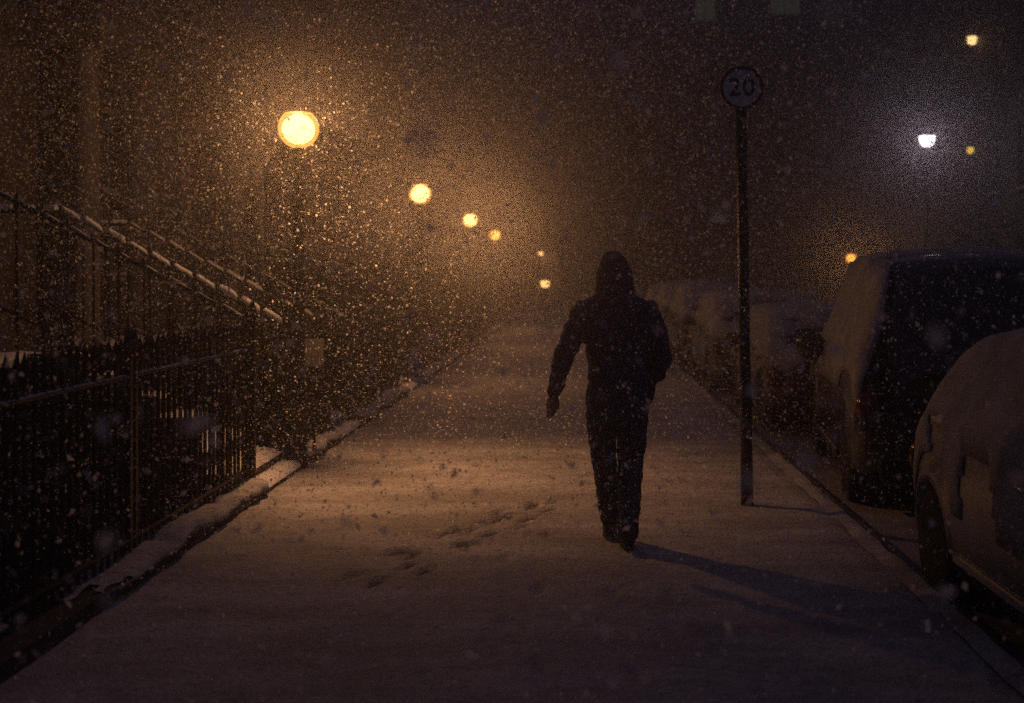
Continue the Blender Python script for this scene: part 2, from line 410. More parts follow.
def balustrade(y, label, wob=0., step=.19, zfoot=1.21, top_level=True, snow_w=.05, snow_h=.03):
    r = empty('stair_railing', (-2.42, y, 0), 0, label, 'stair railing', 'sloping iron railings beside the front steps')
    sl = RISE/RUN; X1 = -1.93; dz = -X1*sl
    hb = MB(); hb.tube([(0, 0, zfoot), (X1, 0, zfoot+dz), (-2.85, 0, zfoot+dz)], .019, 6); hb.build('handrail', M['iron'], r)
    MB().tube([(.0, 0, zfoot-.85), (X1, 0, zfoot-.85+dz), (-2.85, 0, zfoot-.85+dz)], .012, 5).build('lower_rail', M['iron'], r)
    x = -.05; i = 0
    while x > -2.8:
        zt = zfoot+min(-x, -X1)*sl; base = max(.06, min(NT*RISE, RISE*math.ceil((-x)/RUN)))
        b = MB(); b.lathe([(.010, base), (.010, zt+.02), (.022, zt+.035), (.020, zt+.055), (.009, zt+.07), (.002, zt+.11)], (0, 0, 0), 6)
        o = b.build('baluster', M['iron'], r); o.location = (x, 0, 0)
        xe = x-step
        za = zt+.016; zb = zfoot+min(-xe, -X1)*sl+.016
        if random.random() < .95:
            snow_strip('rail_snow', [(x-.012, 0, za-.012*sl*(x > X1)), (xe+.012, 0, zb-.0)], snow_w*random.uniform(.8, 1.15), snow_h*random.uniform(.7, 1.2), r, n=10, seed=x*7+y)
        x -= step; i += 1
    # newel
    b = MB(); b.box(-.022, .022, -.022, .022, .03, zfoot+.02); b.lathe([(.034, zfoot+.02), (.03, zfoot+.05), (.015, zfoot+.065), (.032, zfoot+.10), (.02, zfoot+.14), (.001, zfoot+.19)], n=8)
    b.build('newel', M['iron'], r)
    return r
steps(9.0, 10.2, 'nearest flight of snowy stone steps, between fence end and lamp')
steps(11.78, 12.98, 'second flight of snowy steps beyond the nearest lamp')
steps(16.5, 17.7, 'third flight of steps, dim behind the railings and shrubs')
steps(29.05, 30.25, 'farthest flight of steps hidden in the gloom')
balustrade(9.0, 'thin snowy stair railing nearest the camera, its rail ending above the fence', zfoot=1.30, snow_w=.03, snow_h=.014)
balustrade(10.2, 'stair railing with the brightest orange lit snow, under the nearest lamp', snow_w=.072, snow_h=.046)
balustrade(11.75, 'stair railing just behind the nearest lamp post', zfoot=1.17, snow_w=.045, snow_h=.026)
balustrade(13.0, 'dim stair railing on far side of the second steps', zfoot=1.17, snow_w=.03, snow_h=.016)
balustrade(16.45, 'distant snowy stair railing between the first and second lamps', zfoot=1.25, snow_w=.06, snow_h=.04)
balustrade(17.75, 'stair railing on far side of the third steps', zfoot=1.25, snow_w=.04, snow_h=.02)
# little plate
pr = empty('notice_plate', (-2.29, 10.52, .0), 0, 'small pale plate glowing orange beside the nearest lamp post', 'plate')
MB().box(-.085, .085, -.006, .006, .86, 1.10).build('plate', M['signplate'], pr)
MB().box(-.012, .012, .007, .025, .05, 1.12).build('stake', M['iron'], pr)

# ------------------------------------------------------------------ lamps
LAMPCOL = (1.0, .45, .17)
def point(name, loc, power, color, radius):
    l = bpy.data.lights.new(name, 'POINT'); l.energy = power; l.color = color; l.shadow_soft_size = radius
    o = bpy.data.objects.new(name, l); COL.objects.link(o); o.location = loc; return o
M['globe'] = emis('sodium_globe', (1.0, .40, .07), 3.2, .75)
M['bulb_far'] = emis('sodium_bulb_far', (1.0, .40, .06), 6.0, .6)
M['bulb'] = emis('sodium_bulb', (1.0, .47, .12), 12.0, .6)
M['globe_far'] = emis('sodium_globe_far', (1.0, .33, .05), 3.2, .75)
M['mercury'] = emis('white_lamp', (1.0, .80, .90), 30.0, .3)
M['yellow'] = emis('yellow_window', (1.0, .75, .22), 1.2)
M['warmwin'] = emis('warm_window', (1.0, .55, .22), 1.5)
M['greenwin'] = emis('greenish_window', (.55, .62, .42), .06)
LZ = 2.905
def globe_lamp(x, y, label, power, gm, z=LZ, R=.172, group='globe lamps along the railings', col=LAMPCOL):
    r = empty('street_lamp', (x, y, 0), 0, label, 'street lamp', group)
    zb = z-R
    MB().lathe([(.095, .0), (.095, .10), (.075, .13), (.070, .55), (.085, .58), (.055, .62), (.054, 1.1), (.07, 1.12), (.050, 1.16), (.043, zb-.45), (.06, zb-.43), (.06, zb-.40), (.04, zb-.37),
                (.034, zb-.12), (.055, zb-.10), (.052, zb-.07), (.03, zb-.05), (.03, zb-.012)], n=14).build('post', M['iron'], r, True)
    MB().lathe([(.03, zb-.012), (.045, zb-.004), (.050, zb+.006)], n=14).build('globe_holder', M['iron'], r, True)
    g = MB(); pr_ = []
    for i in range(2, 30):
        t = PI*i/30; 
        if -math.cos(t)*R > R*.80: break
        pr_.append((R*math.sin(t), z-R*math.cos(t)))
    g.lathe(pr_, n=28); g.build('globe', gm, r, True)
    MB().lathe([(R*.80*math.sin(PI*q/12)+.001, z-R*.04-R*.74*math.cos(PI*q/12)) for q in range(13)], n=18).build('bulb', M['bulb'] if gm is M['globe'] else M['bulb_far'], r, True)
    zt = pr_[-1][1]; rt = pr_[-1][0]
    MB().lathe([(rt+.012, zt+.003), (rt+.014, zt+.014), (rt*.5, zt+.035), (.02, zt+.045), (.014, zt+.08), (.001, zt+.09)], n=18).build('cap', M['iron'], r, True)
    l = point('lamp_light', (0, 0, z+.04), power, col, .05); l.parent = r
    return r
YL = [10.2, 18.2, 26.7, 36.0]
XL_ = [-2.35, -2.35, -2.33, -2.4]
labs = ['largest and nearest glowing globe lamp on a black post by the steps', 'second glowing globe lamp from the left, smaller than the nearest',
        'third globe lamp from the left, above the shrubs', 'fourth and farthest globe lamp of the row, most orange']
PW = [125, 170, 220, 330]; SPW = [800, 120, 60, 40]
zs = [2.905, 2.905, 2.895, 2.88]
for i in range(4):
    lr = globe_lamp(XL_[i], YL[i], labs[i], PW[i], M['globe'] if i < 3 else M['globe_far'], z=zs[i])
    # added spot inside each lantern to make the light pool on the pavement
    sl = bpy.data.lights.new('added_pool_spot', 'SPOT'); sl.energy = SPW[i]; sl.color = LAMPCOL; sl.spot_size = math.radians(92); sl.spot_blend = 1.0; sl.shadow_soft_size = .05
    so = bpy.data.objects.new('added_pool_spot', sl); COL.objects.link(so); so.parent = lr; so.location = (.0, 0, zs[i]+.03)
    so.rotation_euler = Vector((1.20, -.50, -2.9)).to_track_quat('-Z', 'Y').to_euler()
# white light on a tall column across the road
def column_lamp(px, py, Y, label, power, gm, col, R):
    p = at(px, py, Y); r = empty('street_lamp', (p.x, p.y, 0), 0, label, 'street lamp')
    MB().lathe([(.10, 0), (.10, 1.1), (.06, 1.2), (.045, p.z-.25), (.045, p.z-.05)], n=10).build('post', M['iron'], r, True)
    MB().lathe([(R*1.5, p.z+R*.55), (R*1.2, p.z+R*.8), (R*.3, p.z+R*1.2), (.01, p.z+R*1.3)], n=16).build('hood', M['iron'], r, True)
    MB().lathe([(.03, p.z-R), (R*.7, p.z-R*.7), (R, p.z-R*.1), (R*1.05, p.z+R*.5)], n=16).build('lantern_glass', gm, r, True)
    l = point('lamp_light', (0, 0, p.z), power, col, .06); l.parent = r
column_lamp(927, 140, 36, 'white violet tinted street lamp on a tall column at upper right', 38, M['mercury'], (.9, .70, 1.0), .22)
p = at(851, 258, 46)
globe_lamp(p.x, p.y, 'single orange globe lamp above the parked dark vehicle', 110, M['globe_far'], z=p.z, R=.2, group=None)
p = at(541, 253, 58)
M['tiny'] = emis('distant_lantern', (1.0, .5, .16), 5.0, .3)
def small_lantern(px, py, Y, R, label, gm, gr=None):
    p = at(px, py, Y); r = empty('post_lantern', (p.x, p.y, 0), 0, label, 'lantern', gr)
    MB().lathe([(.05, 0), (.04, .1), (.03, p.z-R)], n=8).build('post', M['iron'], r)
    MB().lathe([(.02, p.z-R), (R*.8, p.z-R*.8), (R, p.z+R*.5)], n=6).build('glass', gm, r)
    MB().lathe([(R*1.2, p.z+R*.55), (.02, p.z+R*1.3)], n=6).build('cap', M['iron'], r)
small_lantern(541, 253, 58, .12, 'tiny distant lantern above the brighter small one, left of the hood', M['tiny'])
small_lantern(545, 283, 50, .19, 'small low distant lantern left of the walking person', M['tiny'])

# ------------------------------------------------------------------ speed sign
sb = Vector((1.225, 8.53, 0)); top = 1.65+166*8.53/F
sg = empty('speed_limit_sign', sb, 0, 'round speed limit sign reading 20 on a slim dark pole', 'road sign')
sg.rotation_euler = (0, -.016, 0)
MB().lathe([(.045, -.02), (.041, .9), (.039, .93), (.039, top+.10), (.02, top+.12)], n=18).build('pole', M['pole'], sg, True)
sc = 1.65+187*8.53/F
RS = .155
def disc(name, R0, R1, y, z, m, th=.003, n=48):
    vs = []; fs = []
    for k in range(n):
        a = 2*PI*k/n
        for (R, yy) in ((R0, y), (R1, y), (R1, y+th), (R0, y+th)): vs.append((R*math.cos(a), yy, z+R*math.sin(a)))
    for k in range(n):
        k2 = (k+1) % n
        for q in range(4): q2 = (q+1) % 4; fs.append((4*k+q, 4*k+q2, 4*k2+q2, 4*k2+q))
    return (vs, fs)
pl = MB(); pl.lathe([(RS, -.050), (RS, -.056)], (0, 0, sc), 48, 'y'); plate = pl.build('sign_plate', M['white'], sg)
v, f = disc('r', RS-.023, RS-.001, -.0605, sc, None); pyd('red_border', v, f, M['signred'], sg)
fc = bpy.data.curves.new('digits', 'FONT'); fc.body = '20'; fc.size = .178; fc.align_x = 'CENTER'; fc.align_y = 'CENTER'; fc.extrude = .0012; fc.offset = .0022; fc.space_character = 1.12
tmp = bpy.data.objects.new('digits', fc); COL.objects.link(tmp)
dg = bpy.context.evaluated_depsgraph_get(); dme = bpy.data.meshes.new_from_object(tmp.evaluated_get(dg)); bpy.data.objects.remove(tmp)
dme.materials.clear(); d = link('digits', dme, M['signblack'], sg); d.location = (0, -.059, sc); d.rotation_euler = (PI/2, 0, 0)
for dz in (-.07, .06): MB().lathe([(.048, sc+dz), (.048, sc+dz+.02)], n=14).build('clamp', M['alloy'], sg)
MB().lathe([(.0455, 1.95), (.0455, 1.975)], n=18).build('band', M['alloy'], sg, True)
snow_strip('snow_patch', [(-.04, 0, top+.115), (.04, 0, top+.115)], .06, .02, sg, seed=3)
snow_strip('snow_rim', [(-.09, -.047, sc+.11), (0, -.047, sc+RS), (.09, -.047, sc+.11)], .016, .010, sg, seed=5)

# ------------------------------------------------------------------ cars
def interp(tab, t):
    if t <= tab[0][0]: return tab[0][1]
    for (a, b), (c, d_) in zip(tab, tab[1:]):
        if t <= c:
            f_ = (t-a)/(c-a); return b+(d_-b)*f_
    return tab[-1][1]
def smoothtab(tab, t, w=.012):
    return sum(interp(tab, t+w*k) for k in (-2, -1, 0, 1, 2))/5
def car(loc, rz, L, W, top, belt, wheels, RW, paint, label, windows, snow_sel, snow_t=.055, name='parked_car', screens=None, tail='rear', mirror_t=.66, extras=True, seed=1., cat='car', tumble=.20, mdz=.02, ms=1.0):
    """local +Y is the front, t runs 0 (rear) .. 1 (front)"""
    r = empty(name, loc, rz, label, cat, 'cars parked along the kerb')
    ts = sorted(set([0, .004, .012, .025, .04]+[.04+.92*i/70 for i in range(71)]+[.975, .988, .996, 1.0]))
    NS, NG, NR = 7, 5, 6
    tum = tumble
    rows = []
    for t in ts:
        y = (t-.5)*L; zt = smoothtab(top, t, .006)
        e = min(t, 1-t); w = W/2*(1-.30*max(0, 1-e/.035)**2.2-.05*max(0, 1-e/.16)**2)
        zbm = .20+.10*max(0, 1-e/.03)
        for yw in wheels:
            d_ = abs(y-yw)
            if d_ < RW+.05: zbm = max(zbm, RW+math.sqrt((RW+.05)**2-d_*d_)-.01)
        bl = min(smoothtab(belt, t, .01), zt-.03); zbm = min(zbm, bl-.08)
        ring = [(0, zbm), (w*.6, zbm), ]
        for k_ in range(NS+1):
            z = zbm+(bl-zbm)*k_/NS
            q = 1-.07*max(0, (.42-z)/.25)**1.5-.035*max(0, (z-.68)/.3)
            flare = sum(.018*max(0, 1-abs(math.hypot(y-yw, z-RW)-(RW+.06))/.06) for yw in wheels)
            ring.append((w*q+flare, z))
        wb = ring[-1][0]
        hh = zt-bl
        for k_ in range(1, NG+1):
            z = bl+hh*k_/NG; ring.append((wb-.012-(z-bl)*tum*1.0-.02*(k_/NG)**3, z))
        we = ring[-1][0]
        for k_ in range(1, NR+1):
            a = k_/NR; x = we*(1-a); ring.append((x, zt+.045*(1-(1-a)**2.2)))
        rows.append((y, ring))
    NP = len(rows[0][1]); vs = []; idx = {}
    for i, (y, ring) in enumerate(rows):
        for k_, (x, z) in enumerate(ring):
            yy = y
            # bow the ends in plan
            t = ts[i]
            if t < .1: yy += .12*(x/(W/2))**2*(1-t/.1)
            if t > .9: yy -= .20*(x/(W/2))**2*((t-.9)/.1)
            for s in (1, -1):
                if x < 1e-6 and s < 0: idx[(i, k_, -1)] = idx[(i, k_, 1)]; continue
                idx[(i, k_, s)] = len(vs); vs.append((s*x, yy, z))
    groups = {'body': [], }
    meta = {}
    g0 = NS+2   # index of belt
    for i in range(len(rows)-1):
        tm = (ts[i]+ts[i+1])/2
        for k_ in range(NP-1):
            for s in (1, -1):
                q = [idx[(i, k_, s)], idx[(i, k_+1, s)], idx[(i+1, k_+1, s)], idx[(i+1, k_, s)]]
                if s > 0: q = q[::-1]
                q2 = [];
                for a in q:
                    if a not in q2: q2.append(a)
                key = 'body'
                zt = interp(top, tm); bl = interp(belt, tm)
                if g0 <= k_ < g0+NG-1 and zt-bl > .10:
                    for wi, (a, b) in enumerate(windows):
                        if a < tm < b: key = ('window', wi, s)
                if screens and k_ >= g0+NG+1:
                    for nm, (a, b) in screens.items():
                        if a < tm < b: key = (nm, 0, 0)
                groups.setdefault(key, []).append((tuple(q2), i, k_, s, tm))
    endf = []
    for i, rev in ((0, False), (len(rows)-1, True)):
        for k_ in range(NP-1):
            q = [idx[(i, k_, 1)], idx[(i, k_+1, 1)], idx[(i, k_+1, -1)], idx[(i, k_, -1)]]
            q2 = []
            for a in q:
                if a not in q2: q2.append(a)
            if len(q2) > 2: endf.append((tuple(q2 if not rev else q2[::-1])))
    full = bpy.data.meshes.new('x'); allf = [f_[0] for g in groups.values() for f_ in g]+endf
    full.from_pydata(vs, [], allf); full.update()
    bm = bmesh.new(); bm.from_mesh(full); bmesh.ops.recalc_face_normals(bm, faces=bm.faces); bm.to_mesh(full); bm.free()
    nrm = [v.normal.copy() for v in full.vertices]
    def sub(name_, faces, m, parent, off=0.):
        used = sorted({a for f_ in faces for a in f_}); mp = {a: j for j, a in enumerate(used)}
        me = bpy.data.meshes.new(name_); me.from_pydata([Vector(vs[a])+nrm[a]*off for a in used], [], [tuple(mp[a] for a in f_) for f_ in faces]); me.update()
        return link(name_, me, m, parent, True)
    body = sub('body', [f_[0] for f_ in groups['body']]+endf, paint, r)
    for key, g in groups.items():
        if key == 'body': continue
        sub(key[0], [f_[0] for f_ in g], M['glass'], r, -.004)
    # snow lying on it
    sel = []
    for g in groups.values():
        for (f_, i, k_, s, tm) in g:
            c = sum((Vector(vs[a]) for a in f_), Vector())/len(f_); n_ = sum((nrm[a] for a in f_), Vector()).normalized()
            if snow_sel(c, n_, tm, k_-g0, s): sel.append(f_)
    if sel:
        used = sorted({a for f_ in sel for a in f_}); mp = {a: j for j, a in enumerate(used)}
        cnt = {}
        for f_ in sel:
            for a, b in zip(f_, f_[1:]+f_[:1]): cnt[(min(a, b), max(a, b))] = cnt.get((min(a, b), max(a, b)), 0)+1
        bd = {a for e_, c in cnt.items() if c == 1 for a in e_}
        sv = []
        for a in used:
            p_ = Vector(vs[a]); up = .35+.65*max(0, nrm[a].z)
            th = snow_t*up*(1+.45*nz(p_, 2.5, seed)+.3*nz(p_, 9, seed))
            if a in bd: th *= .35
            sv.append(p_+nrm[a]*(th+.004)+Vector((0, 0, -.25*th if nrm[a].z < .5 else 0)))
        n0 = len(sv); sv += [Vector(vs[a])+nrm[a]*.0015 for a in used]
        sf = [tuple(mp[a] for a in f_) for f_ in sel]
        for f_ in sel:
            for a, b in zip(f_, f_[1:]+f_[:1]):
                if cnt[(min(a, b), max(a, b))] == 1: sf.append((mp[a], mp[a]+n0, mp[b]+n0, mp[b]))
        pyd('snow_cover', sv, sf, M['carsnow'], r, True)
    # wheels
    for yw in wheels:
        for s in (1, -1):
            xo = s*(W/2-.02)
            tr = MB(); tr.lathe([(RW*.64, -.10), (RW*.9, -.105), (RW*.985, -.085), (RW, -.04), (RW, .04), (RW*.985, .085), (RW*.9, .105), (RW*.64, .10)], n=32, axis='x')
            w_ = tr.build('wheel', M['rubber'], r, True); w_.location = (xo-s*.10, yw, RW)
            rm = MB(); rm.lathe([(RW*.64, -.08), (RW*.64, .03), (RW*.58, .03), (RW*.56, -.02)], n=28, axis='x'); 
            for q in range(6):
                a = 2*PI*q/6; rm.tube([(.02, 0, 0), (.03, math.cos(a)*RW*.6, math.sin(a)*RW*.6)], [(.03, .012), (.022, .012)], 6)
            rm.lathe([(.05, .0), (.05, .04), (.03, .05)], n=12, axis='x')
            ro = rm.build('rim', M['alloy'], w_, False)
            if s < 0: ro.rotation_euler = (0, 0, PI)
            # dark wheel well
            MB().lathe([(RW+.045, -.12), (RW+.045, .08)], (0, 0, 0), 24, 'x').build('wheel_well', M['rubber'], r).location = (s*(W/2-.24), yw, RW)
    MB().box(-W/2*.8, W/2*.8, -L*.46, L*.46, .17, .26).build('underbody', M['rubber'], r)
    if extras:
        zl = min(.80, interp(belt, .02)-.12)
        for s in (1, -1):
            yr = -L/2+.055; MB().ball((s*(W/2-.115), yr+.04, zl), (.10, .07, .12), 12, 8).build('tail_light', M['redlens'], r, True)
            MB().ball((s*(W/2-.22), L/2-.17, .66), (.17, .10, .075), 14, 8).build('headlight', M['lens'], r, True)
            ym = (mirror_t-.5)*L; zb_ = interp(belt, mirror_t)+.07
            b = MB(); b.ball((s*(W/2+.10), ym, zb_+mdz), (.115*ms, .06, .095*ms*ms), 14, 10); b.tube([(s*(W/2-.06), ym, zb_-.06), (s*(W/2+.06), ym, zb_-.02)], .025, 8)
            mo = b.build('door_mirror', paint if paint is not M['car_silver'] else M['car_black'], r, True)
            for a in ((.36, .60) if len(windows) > 2 else (.5,)):
                yh = (a-.5)*L; hx = W/2*.972
                MB().tube([(s*(hx-.01), yh-.08, .86*interp(belt, a)), (s*(hx+.02), yh-.06, .86*interp(belt, a)), (s*(hx+.02), yh+.06, .86*interp(belt, a)), (s*(hx-.01), yh+.08, .86*interp(belt, a))], .011, 8).build('door_handle', M['chrome'], r, True)
            MB().box(s*(W/2-.012) if s > 0 else -W/2-.006, W/2+.006 if s > 0 else -(W/2-.012), wheels[0]+RW+.12, wheels[1]-RW-.12, .30, .335).build('sill_trim', M['chrome'], r)
        MB().box(-.27, .27, -L/2-.012, -L/2+.05, .50, .61).build('number_plate', M['plate'], r)
        MB().box(-.45, .45, -L/2-.018, -L/2+.05, .655, .675).build('trim_strip', M['chrome'], r)
        MB().box(-W/2*.80, W/2*.80, -L/2-.05, -L/2+.10, .28, .44).build('rear_bumper', M['rubber'], r)
    return r

def near_snow(c, n, t, kg, s):
    return n.z > .30 or (kg >= 0 and n.z > .02) or (kg >= -4 and nz(c, 2.2, 2) > -.12)
# nearest hatchback: front faces the camera, hatch away from it  (far end near Y=6.95)
L1 = 3.85
car((1.95+.86, 7.2-L1/2, -.125), PI, L1, 1.70, [(0, .76), (.03, .90), (.055, 1.0), (.15, 1.30), (.24, 1.44), (.34, 1.49), (.48, 1.51), (.60, 1.45), (.76, 1.02), (.9, .88), (1, .72)],
    [(0, .78), (.1, 1.0), (.5, .97), (.75, .92), (1, .6)], (-1.36, 1.13), .305, M['car_silver'], 'nearest parked hatchback at the right edge, covered in snow',
    [(.17, .36), (.385, .60)], near_snow, .03, screens={'rear_window': (.06, .16), 'windscreen': (.61, .75)}, mirror_t=.70, tumble=.36, seed=2.)
# tall dark vehicle
def suv_snow(c, n, t, kg, s):
    if n.z > .6 and t > .80: return True
    if s < 0 and 0 <= kg < 6 and c.x < -.62 and .045 < t < .97: return True
    if s < 0 and -3 <= kg < 5 and c.x < -.62 and t > .02 and kg >= -2: return True
    if n.z > .75 and t > .3: return nz(c, 1.5, 8) > -.35
    return False
LS = 3.95; yaw = -.105
rear = Vector((2.04, 8.75, -.125)); d_ = Vector((math.sin(.105), math.cos(.105), 0)); rt = Vector((math.cos(.105), -math.sin(.105), 0))
car(rear+d_*LS/2+rt*.93, yaw, LS, 1.86, [(0, .95), (.012, 1.15), (.03, 1.50), (.055, 1.86), (.12, 1.90), (.50, 1.90), (.62, 1.84), (.76, 1.22), (.9, 1.10), (1, .88)],
    [(0, .90), (.06, 1.14), (.5, 1.12), (.75, 1.10), (1, .8)], (-1.20, 1.25), .36, M['car_black'], 'tall black four wheel drive with a snow plastered side, second parked car',
    [(.08, .24), (.27, .45), (.48, .66)], suv_snow, .05, screens={'rear_window': (.014, .05), 'windscreen': (.63, .75)}, mirror_t=.61, tumble=.27, mdz=-.05, ms=1.2, seed=4., name='parked_four_wheel_drive', cat='four wheel drive')
hat = [(0, .84), (.025, 1.0), (.05, 1.08), (.16, 1.36), (.25, 1.43), (.50, 1.44), (.60, 1.40), (.75, 1.02), (.9, .90), (1, .72)]
hb = [(0, .8), (.1, .97), (.5, .94), (.75, .9), (1, .6)]
def full_snow(c, n, t, kg, s):
    if t < .16 and kg > 5 and n.z < .9: return t < .045 or nz(c, 2.4, 9) > .12
    return n.z > .22 or (kg >= 0 and s < 0 and c.x < -.5) or (kg >= -2 and nz(c, 2.0, 3) > .05)
def gen(x, y, Lc, Wc, paint, label, yaw_=0, sc_=1.0, seed=1., sel=full_snow, st=.07):
    car((x+Wc/2, y+Lc/2, -.125), yaw_, Lc, Wc, [(a, b*sc_) for a, b in hat], [(a, b*sc_) for a, b in hb], (-Lc*.33, Lc*.31), .31, paint, label,
        [(.15, .33), (.36, .58)], sel, st, screens={'rear_window': (.055, .15), 'windscreen': (.61, .74)}, seed=seed)
gen(2.17, 13.25, 3.9, 1.70, M['car_red'], 'low snow covered car directly beyond the tall black one', -.02, .93, 6.)
gen(2.06, 17.9, 4.2, 1.75, M['car_silver'], 'pale snow covered car seen behind the sign pole', 0, 1.0, 7.)
gen(2.05, 23.0, 4.3, 1.76, M['car_grey'], 'dim snowy car to the left of the sign pole', 0, 1.05, 8.)
gen(2.05, 28.2, 4.2, 1.76, M['car_black'], 'dark parked car near the walking person, next to last', 0, 1.08, 9.)
gen(2.10, 33.4, 4.2, 1.76, M['car_grey'], 'farthest parked car, barely visible in the snowfall', 0, 1.0, 10.)

# ------------------------------------------------------------------ shrubs
def shrub(x, y, rx, ry, h, n, label, z0=-.4, size=.03, seed=0):
    r = empty('shrub', (x, y, z0), 0, label, 'shrub', 'snow dusted shrubs behind the railings')
    rg = random.Random(seed); br = MB(); tips = []
    for k_ in range(16):
        a = rg.uniform(0, 2*PI); q = rg.uniform(.3, 1); mid = (math.cos(a)*rx*.3*q, math.sin(a)*ry*.3*q, h*.5); tip = (math.cos(a)*rx*q, math.sin(a)*ry*q, h*rg.uniform(.6, 1.0))
        br.tube([(0, 0, 0), mid, tip], [.03, .015, .004], 5); tips.append(tip)
        for _ in range(3):
            f_ = rg.uniform(.4, .9); p0 = Vector(mid).lerp(Vector(tip), f_); d2 = Vector((rg.uniform(-1, 1), rg.uniform(-1, 1), rg.uniform(.0, 1)))*.3
            br.tube([p0, p0+d2*rx], [.008, .002], 4); tips.append(p0+d2*rx)
    br.build('stems', M['bark'], r)
    for nm, m_, frac, bias in (('foliage', M['leaf'], .7, 0), ('snow_dusted_leaves', M['leafsnow'], .3, 1)):
        vs = []; fs = []
        cl = [(Vector(rg.choice(tips))+Vector((rg.gauss(0, .12), rg.gauss(0, .12), rg.gauss(0, .1))), rg.uniform(.08, .22)) for _ in range(60)]
        for _ in range(int(n*frac)):
            c, cr = rg.choice(cl); p_ = c+Vector((rg.gauss(0, 1), rg.gauss(0, 1), rg.gauss(0, .8)+bias*.3))*cr
            if p_.z < .2: continue
            s_ = size*rg.uniform(.6, 1.5); u = Vector((rg.gauss(0, 1), rg.gauss(0, 1), rg.gauss(0, .6))).normalized(); w_ = u.orthogonal().normalized()
            w_ = (w_*math.cos(rg.uniform(0, 6))+u.cross(w_)*math.sin(rg.uniform(0, 6))).normalized()
            i0 = len(vs); vs += [p_-u*s_, p_+w_*s_*.45, p_+u*s_, p_-w_*s_*.45]; fs.append((i0, i0+1, i0+2, i0+3))
        me = bpy.data.meshes.new(nm); me.from_pydata(vs, [], fs); me.update(); link(nm, me, m_, r)
    return r
shrub(-3.3, 14.6, .75, .9, 1.95, 7000, 'shrub nearest the second flight of steps', seed=1)
shrub(-3.2, 19.2, .80, .9, 2.35, 6000, 'rounded dark shrub just right of the second lamp post', seed=2)
shrub(-2.85, 21.0, .75, .9, 2.15, 5000, 'dark shrub overhanging the railing under the third lamp', seed=3)
shrub(-2.7, 23.3, .7, .9, 2.3, 5000, 'bushy shrub between the second and third lamps', seed=4)
shrub(-2.55, 26.0, .7, 1.0, 2.15, 4500, 'shrub standing close to the third lamp post', seed=5)
shrub(-2.4, 28.6, .7, .9, 1.9, 4000, 'farthest visible shrub leaning over the pavement', seed=6)
shrub(-3.15, 15.9, .85, .8, 2.2, 7000, 'larger shrub filling the corner just before the third steps', seed=8)
shrub(-2.95, 18.4, .6, .6, 1.9, 4500, 'low shrub at the foot of the second lamp post', seed=9)
shrub(-3.4, 13.7, .55, .5, 1.8, 4500, 'narrow shrub behind the railing end beyond the second steps', seed=12)
shrub(-3.1, 11.0, .45, .45, 1.3, 3500, 'small bush behind the post of the nearest lamp', z0=-.3, seed=7)

# ------------------------------------------------------------------ houses
def wall_with_holes(u0, u1, z0, z1, holes, th, tf):
    """tf maps (u, depth, z) to world-local; returns MB of wall cells around rectangular holes"""
    us = sorted({u0, u1, *[h[0] for h in holes], *[h[1] for h in holes]}); zs_ = sorted({z0, z1, *[h[2] for h in holes], *[h[3] for h in holes]})
    b = MB()
    for a, c in zip(us, us[1:]):
        run = None
        segs = []
        for e, g in zip(zs_, zs_[1:]):
            um = (a+c)/2; zm = (e+g)/2; hol = any(h[0] < um < h[1] and h[2] < zm < h[3] for h in holes)
            if not hol:
                if segs and abs(segs[-1][1]-e) < 1e-6: segs[-1][1] = g
                else: segs.append([e, g])
        for e, g in segs:
            P8 = [tf(*q) for q in ((a, 0, e), (c, 0, e), (c, th, e), (a, th, e), (a, 0, g), (c, 0, g), (c, th, g), (a, th, g))]
            b.add(P8, [(0, 3, 2, 1), (4, 5, 6, 7), (0, 1, 5, 4), (1, 2, 6, 5), (2, 3, 7, 6), (3, 0, 4, 7)])
    return b
def bbox(tf, u0, u1, d0, d1, z0, z1):
    P8 = [tf(*q) for q in ((u0, d0, z0), (u1, d0, z0), (u1, d1, z0), (u0, d1, z0), (u0, d0, z1), (u1, d0, z1), (u1, d1, z1), (u0, d1, z1))]
    return MB().add(P8, [(0, 3, 2, 1), (4, 5, 6, 7), (0, 1, 5, 4), (1, 2, 6, 5), (2, 3, 7, 6), (3, 0, 4, 7)])
